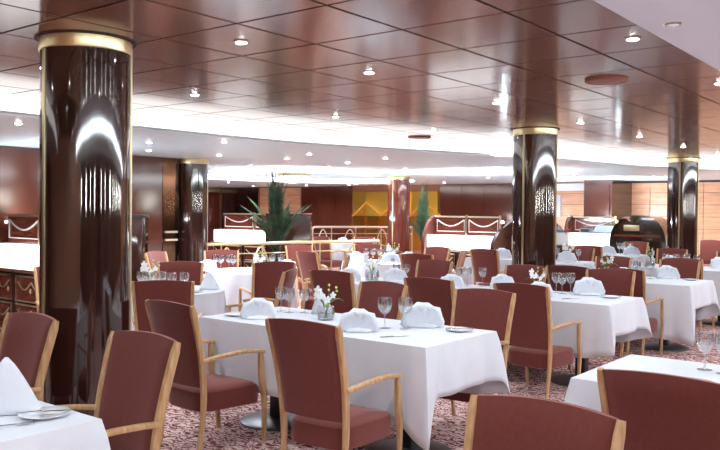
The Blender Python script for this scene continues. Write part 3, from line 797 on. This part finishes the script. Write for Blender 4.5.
# ------------------------------------------------------------------ serving counters with arched ends
def arch(d0, h0, d1, top, n=14):
    """half-dome outline in (depth, height): from the front foot up over the top to the back"""
    out = [(0, 0), (0, h0)]
    for k in range(1, n+1):
        a = PI/2*k/n; out.append((d0*(1-math.cos(a)), h0+(top-h0)*math.sin(a)))
    for k in range(n, -1, -1):
        a = PI/2*k/n; out.append((d1-d0*(1-math.cos(a)), h0+(top-h0)*math.sin(a)))
    out.append((d1, 0)); return out
def counter(u0, u1, v, depth, label, bays, caps=(True, True), m_cap=M_stationwood, top=1.42, scaps=None, strip=1.0):
    t = thing('serving_counter', label, 'counter', (u0, v, 0), 0, 'serving counters')
    L = u1-u0
    build(MB().box(0, L, .06, depth-.02, 0, .76), 'base', M_walld, t)
    build(MB().box(.0, L, .41, depth-.02, .76, top-.12), 'rear_case', M_walld, t)
    build(MB().box(-.01, L+.01, .0, .08, .76, .80, bev=.006), 'ledge', M_champ, t)
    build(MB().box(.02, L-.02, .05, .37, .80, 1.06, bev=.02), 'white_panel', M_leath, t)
    bk = build(MB().box(0, L, .37, .41, .76, top-.02), 'back_panel', M_stationwood, t)
    build(MB().box(0, L, .355, .425, top-.03, top, bev=.005), 'top_rail', M_champ, t)
    build(MB().box(.03, L-.03, .43, .55, top-.12, top-.09), 'added_fill_strip', M_strip if strip == 1 else M_strip2, t)  # uplight added out of sight behind the top rail to brighten the soffit
    w = L/bays
    for b in range(bays):
        x0, x1 = b*w+.05, (b+1)*w-.05
        # swag moulding on the back panel
        pts = [(x0+(x1-x0)*k/12, .362, top-.07-.12*math.sin(PI*k/12)) for k in range(13)]
        build(MB().tube(pts, .011, 6), 'swag_moulding', M_mould, t)
        build(MB().tube([(x0, .362, top-.07), (x0, .362, 1.13), (x1, .362, 1.13), (x1, .362, top-.07)], .009, 6), 'frame_moulding', M_mould, t)
        build(MB().box(x1+.035, x1+.065, .34, .375, .8, top+.02), 'brass_post', M_brass, t)
        # dark lower bay with brass swag
        for zlo, zhi in ((.44, .72), (.08, .40)):
            build(MB().box(x0, x1, .035, .065, zlo, zhi), 'bay_panel', M_stationwood, t)
            build(MB().tube([(x0, .03, zlo), (x1, .03, zlo), (x1, .03, zhi), (x0, .03, zhi)], .012, 6, closed=True), 'bay_frame', M_champ, t)
            nb = 2 if x1-x0 > .6 else 1
            for q in range(nb):
                a, c = x0+.05+(x1-x0-.1)*q/nb, x0+.05+(x1-x0-.1)*(q+1)/nb
                build(MB().tube([(a+(c-a)*k/10, .026, zhi-.06-.09*math.sin(PI*k/10)) for k in range(11)], .009, 6), 'brass_swag', M_brass, t)
                build(MB().lathe([(.003, -.03), (.014, -.01), (.014, .01), (.003, .03)], 10, (c-.02, .03, zhi-.16)), 'brass_drop', M_brass, t)
    for k, x in enumerate((-.07, L)):
        if caps[k]:
            dd = scaps[k] if scaps else depth
            build(MB().prism(arch(min(.62, dd*.48) if dd < 2 else dd*.5, .84, dd, top+.01), 'x', x, x+.07), 'arched_end', m_cap if dd < 2 else M_walld, t)
    return t
counter(-9.5, -7.95, 4.62, .6, 'serving counter at the left edge with white panel and brass swags', 2, (False, True), strip=.35)
counter(-13.3, -11.35, 11.6, .6, 'far white-fronted counter left of the palm with swag rail', 2, (False, True))
counter(-8.25, -6.85, 12.45, .7, 'white-fronted counter with arched mahogany ends left of the central column', 2, (True, True), M_stationwood, 1.42, (1.0, 3.2))
counter(-7.1, -6.15, 16.3, .6, 'white-fronted counter right of the central column with grey device', 1, (True, False))
t = thing('dome_counter', 'black glossy dome-shaped counter end with brass band', 'counter', (-6.1, 16.2, 0))
Mdk = mat('dark_lacquer', srgb(44, 30, 20), .1, coat=1)
build(MB().prism([(-.0, 0), (0, .9)]+[(.45*(1-math.cos(PI/2*k/10)), .9+.56*math.sin(PI/2*k/10)) for k in range(1, 11)]+[(1.15-.45*(1-math.cos(PI/2*k/10)), .9+.56*math.sin(PI/2*k/10)) for k in range(10, -1, -1)]+[(1.15, 0)], 'y', 0, .7), 'dome_body', Mdk, t)
build(MB().box(.1, 1.05, -.03, .0, 1.02, 1.06), 'red_shelf_edge', M_colred, t)
build(MB().box(.3, .62, -.025, .0, 1.14, 1.26, bev=.004), 'brass_plate', M_brass, t)
# device on the counter
t = thing('menu_stand', 'pale blue-grey slanted stand on the counter right of the central column', 'stand', (-6.5, 16.36, 1.062))
build(MB().prism([(0, .02), (.0, .04), (.2, .17), (.22, .15)], 'x', -.03, .36), 'slanted_lid', M_lap, t)
build(MB().prism([(.02, 0), (.2, 0), (.2, .135), (.02, .03)], 'x', .02, .31), 'foot', M_grey, t)
t = thing('grey_till', 'small grey box on the counter beside the slanted stand', 'box', (-6.83, 16.42, 1.062))
build(MB().box(-.02, .24, -.03, .12, .0, .11, bev=.01), 'case', M_grey, t)
build(MB().box(.02, .2, -.035, -.028, .03, .09), 'screen', M_black, t)
# dark block behind the palm
t = thing('planter_block', 'plain dark mahogany block behind the palm', 'cabinet', (*UV(-1.3, 15.2), 0), YAW)
build(MB().box(-.5, .36, -.14, .3, 0, 1.28, bev=.02), 'body', M_walld, t)
build(MB().box(-.5, .36, -.2, -.14, 0, 1.41, bev=.01), 'front_board', M_walld, t)
build(MB().box(-.52, .38, -.22, -.12, 1.41, 1.44, bev=.008), 'top', M_stationwood, t)
build(MB().box(-.45, .31, .05, .2, 1.28, 1.295), 'added_fill_strip', M_strip3, t)  # added uplight for the soffit, hidden by the front board
# dark stand by the left wall beside the large column
t = thing('lectern', 'narrow dark stand by the left wall at the edge of the large column', 'stand', (*UV(-3.02, 10.6), 0), YAW)
build(MB().box(-.13, .13, -.15, .15, 0, 1.38, bev=.01), 'body', M_walld, t)
build(MB().box(-.14, .15, -.16, .16, 1.38, 1.42, bev=.006), 'top', M_black, t)

# ------------------------------------------------------------------ brass railings
def rail(pathXY, z, label, m, posts, scrolls, low=.12):
    P = [Vector((*UV(x, y), z)) for x, y in pathXY]; P = spline(P, 10)
    t = thing('brass_railing', label, 'railing', (0, 0, 0))
    down = [(P[0].x, P[0].y, 0), (P[0].x, P[0].y, z-.14), (P[0].x+(P[1].x-P[0].x)*.4, P[0].y+(P[1].y-P[0].y)*.4, z-.03)]
    build(MB().tube(spline(down, 4)[:-1]+[tuple(p) for p in P[1:]], .026, 10), 'handrail', m, t)
    build(MB().tube([(p.x, p.y, z-.16) for p in P[1:]], .01, 8), 'middle_rail', m, t)
    build(MB().tube([(p.x, p.y, low) for p in P[1:]], .012, 8), 'bottom_rail', m, t)
    for k in range(posts):
        p = P[int((len(P)-1)*(k+1)/posts)]
        build(MB().lathe([(.03, 0), (.03, .02), (.016, .04), (.014, z-.05), (.02, z-.02)], 12, (p.x, p.y, 0)), 'post', m, t)
    for k in range(scrolls):
        i0 = int((len(P)-1)*(k+.15)/scrolls); i1 = int((len(P)-1)*(k+.85)/scrolls)
        a, b = P[i0], P[i1]; pts = []
        for q in range(17):
            f = q/16; pts.append((a.x+(b.x-a.x)*f, a.y+(b.y-a.y)*f, low+.2+(z-low-.26)*math.sin(PI*f)))
        build(MB().tube(pts, .014, 8), 'arch_scroll', m, t)
        c = (a+b)/2; d = (b-a).normalized()
        pts = [(c.x+d.x*(.02+.011*q)*math.cos(q*.6), c.y+d.y*(.02+.011*q)*math.cos(q*.6), .5+(.02+.011*q)*math.sin(q*.6)) for q in range(20)]
        build(MB().tube(pts, .011, 8), 'spiral_scroll', m, t)
rail([(-2.62, 12.1), (-2.2, 12.5), (-1.6, 12.95), (-.7, 13.8), (.35, 14.5)], .95, 'curved brass handrail with scrolls in front of the palm', M_brass, 4, 5)
rail([(-1.15, 19.0), (-.3, 19.3), (.7, 19.6), (1.3, 19.6)], 1.1, 'far pale brass railing before the gold mirror wall', M_champ, 5, 4)

# ------------------------------------------------------------------ palms
def palm(X, Y, h, nf, spread, label, seed, pot_h=.45):
    u, v = UV(X, Y); rnd = random.Random(seed)
    t = thing('potted_palm', label, 'plant', (u, v, 0), 0)
    build(MB().lathe([(.16, 0), (.2, .05), (.24, pot_h-.04), (.25, pot_h), (.22, pot_h), (.21, pot_h-.04)], 28, cap=True), 'pot', M_pot, t)
    build(MB().lathe([(.21, pot_h-.05), (.0005, pot_h-.03)], 20, cap=False), 'soil', M_soil, t)
    tr = MB().tube([(0, 0, pot_h-.05), (.02, 0, pot_h+.3), (0, .02, pot_h+.55)], [.07, .06, .05], 12)
    build(tr, 'trunk', M_soil, t)
    for k in range(nf):
        az = 2.4*k+rnd.uniform(-.2, .2); inner = k < nf*.4
        sp = spread*(rnd.uniform(.05, .3) if inner else rnd.uniform(.5, 1.0)); L = (h-pot_h-.35)*(rnd.uniform(.8, 1.0) if inner else rnd.uniform(.42, .75))
        base = Vector((0, 0, pot_h+.45-(0 if inner else rnd.uniform(.0, .25)))); d = Vector((math.cos(az), math.sin(az), 0))
        pts = []
        for q in range(11):
            f = q/10; pts.append(base+d*(sp*(.2*f+.6*f**2.0))+Vector((0, 0, L*(f-.10*sp*f**3))))
        mb = MB().tube(pts, [.012*(1-.8*q/10)+.002 for q in range(11)], 6)
        side = d.cross(Vector((0, 0, 1))).normalized()
        for q in range(2, 30):
            f = q/30; i = min(9, int(f*10)); p = pts[i].lerp(pts[i+1], f*10-i); tn = (pts[i+1]-pts[i]).normalized()
            ln = .29*math.sin(PI*min(1, f*.8+.22))*rnd.uniform(.85, 1.1)
            for sgn in (-1, 1):
                dr = (tn*.8+side*sgn*.5+d*rnd.uniform(-.1, .15)).normalized()
                wv = dr.cross(d).normalized()*.007
                m1 = p+dr*ln*.5+Vector((0, 0, -.004)); e = p+dr*ln+Vector((0, 0, -.03*sp))
                mb.add([p-wv*.5, m1-wv, e, m1+wv, p+wv*.5], [(0, 1, 3, 4), (1, 2, 3)])
        build(mb, 'frond', M_leafp, t, smooth=False)
palm(-1.46, 13.75, 2.1, 26, .85, 'tall potted palm with upright fronds left of the picture centre', 5)
palm(1.33, 16.4, 2.12, 11, .6, 'slimmer potted palm before the gold mirror wall right of the red column', 9)

# brass bowl lamp hanging in the oval recess
t = thing('bowl_lamp', 'white bowl lamp with brass rim hanging above the palm', 'lamp', (*UV(-1.3, 15.4), 2.03))
build(MB().lathe([(.02, .0), (.16, .02), (.28, .08), (.33, .15), (.315, .15), (.26, .09), (.0005, .02)], 32, cap=False), 'bowl', M_white, t)
build(MB().lathe([(.325, .12), (.35, .13), (.35, .175), (.325, .175)], 40, cap=False), 'rim', M_brass, t)
for k in range(3):
    a = 2*PI*k/3+.4; build(MB().tube([(.33*math.cos(a), .33*math.sin(a), .16), (.06*math.cos(a), .06*math.sin(a), .238)], .008, 6), 'rod', M_brass, t)

# tell the glasses of one cluster apart by their order across the view
ORD = ['leftmost', 'second from left', 'third from left', 'fourth from left', 'fifth from left', 'sixth from left', 'seventh from left', 'rightmost']
for lab, gl in GLASSES.items():
    if len(gl) < 2: continue
    def side(o):
        x, y = o.location.x, o.location.y
        return (x*CN+y*SN)/(-x*SN+y*CN)
    gl.sort(key=side)
    for k, o in enumerate(gl):
        o['label'] = lab+', '+('rightmost' if k == len(gl)-1 else ORD[k])
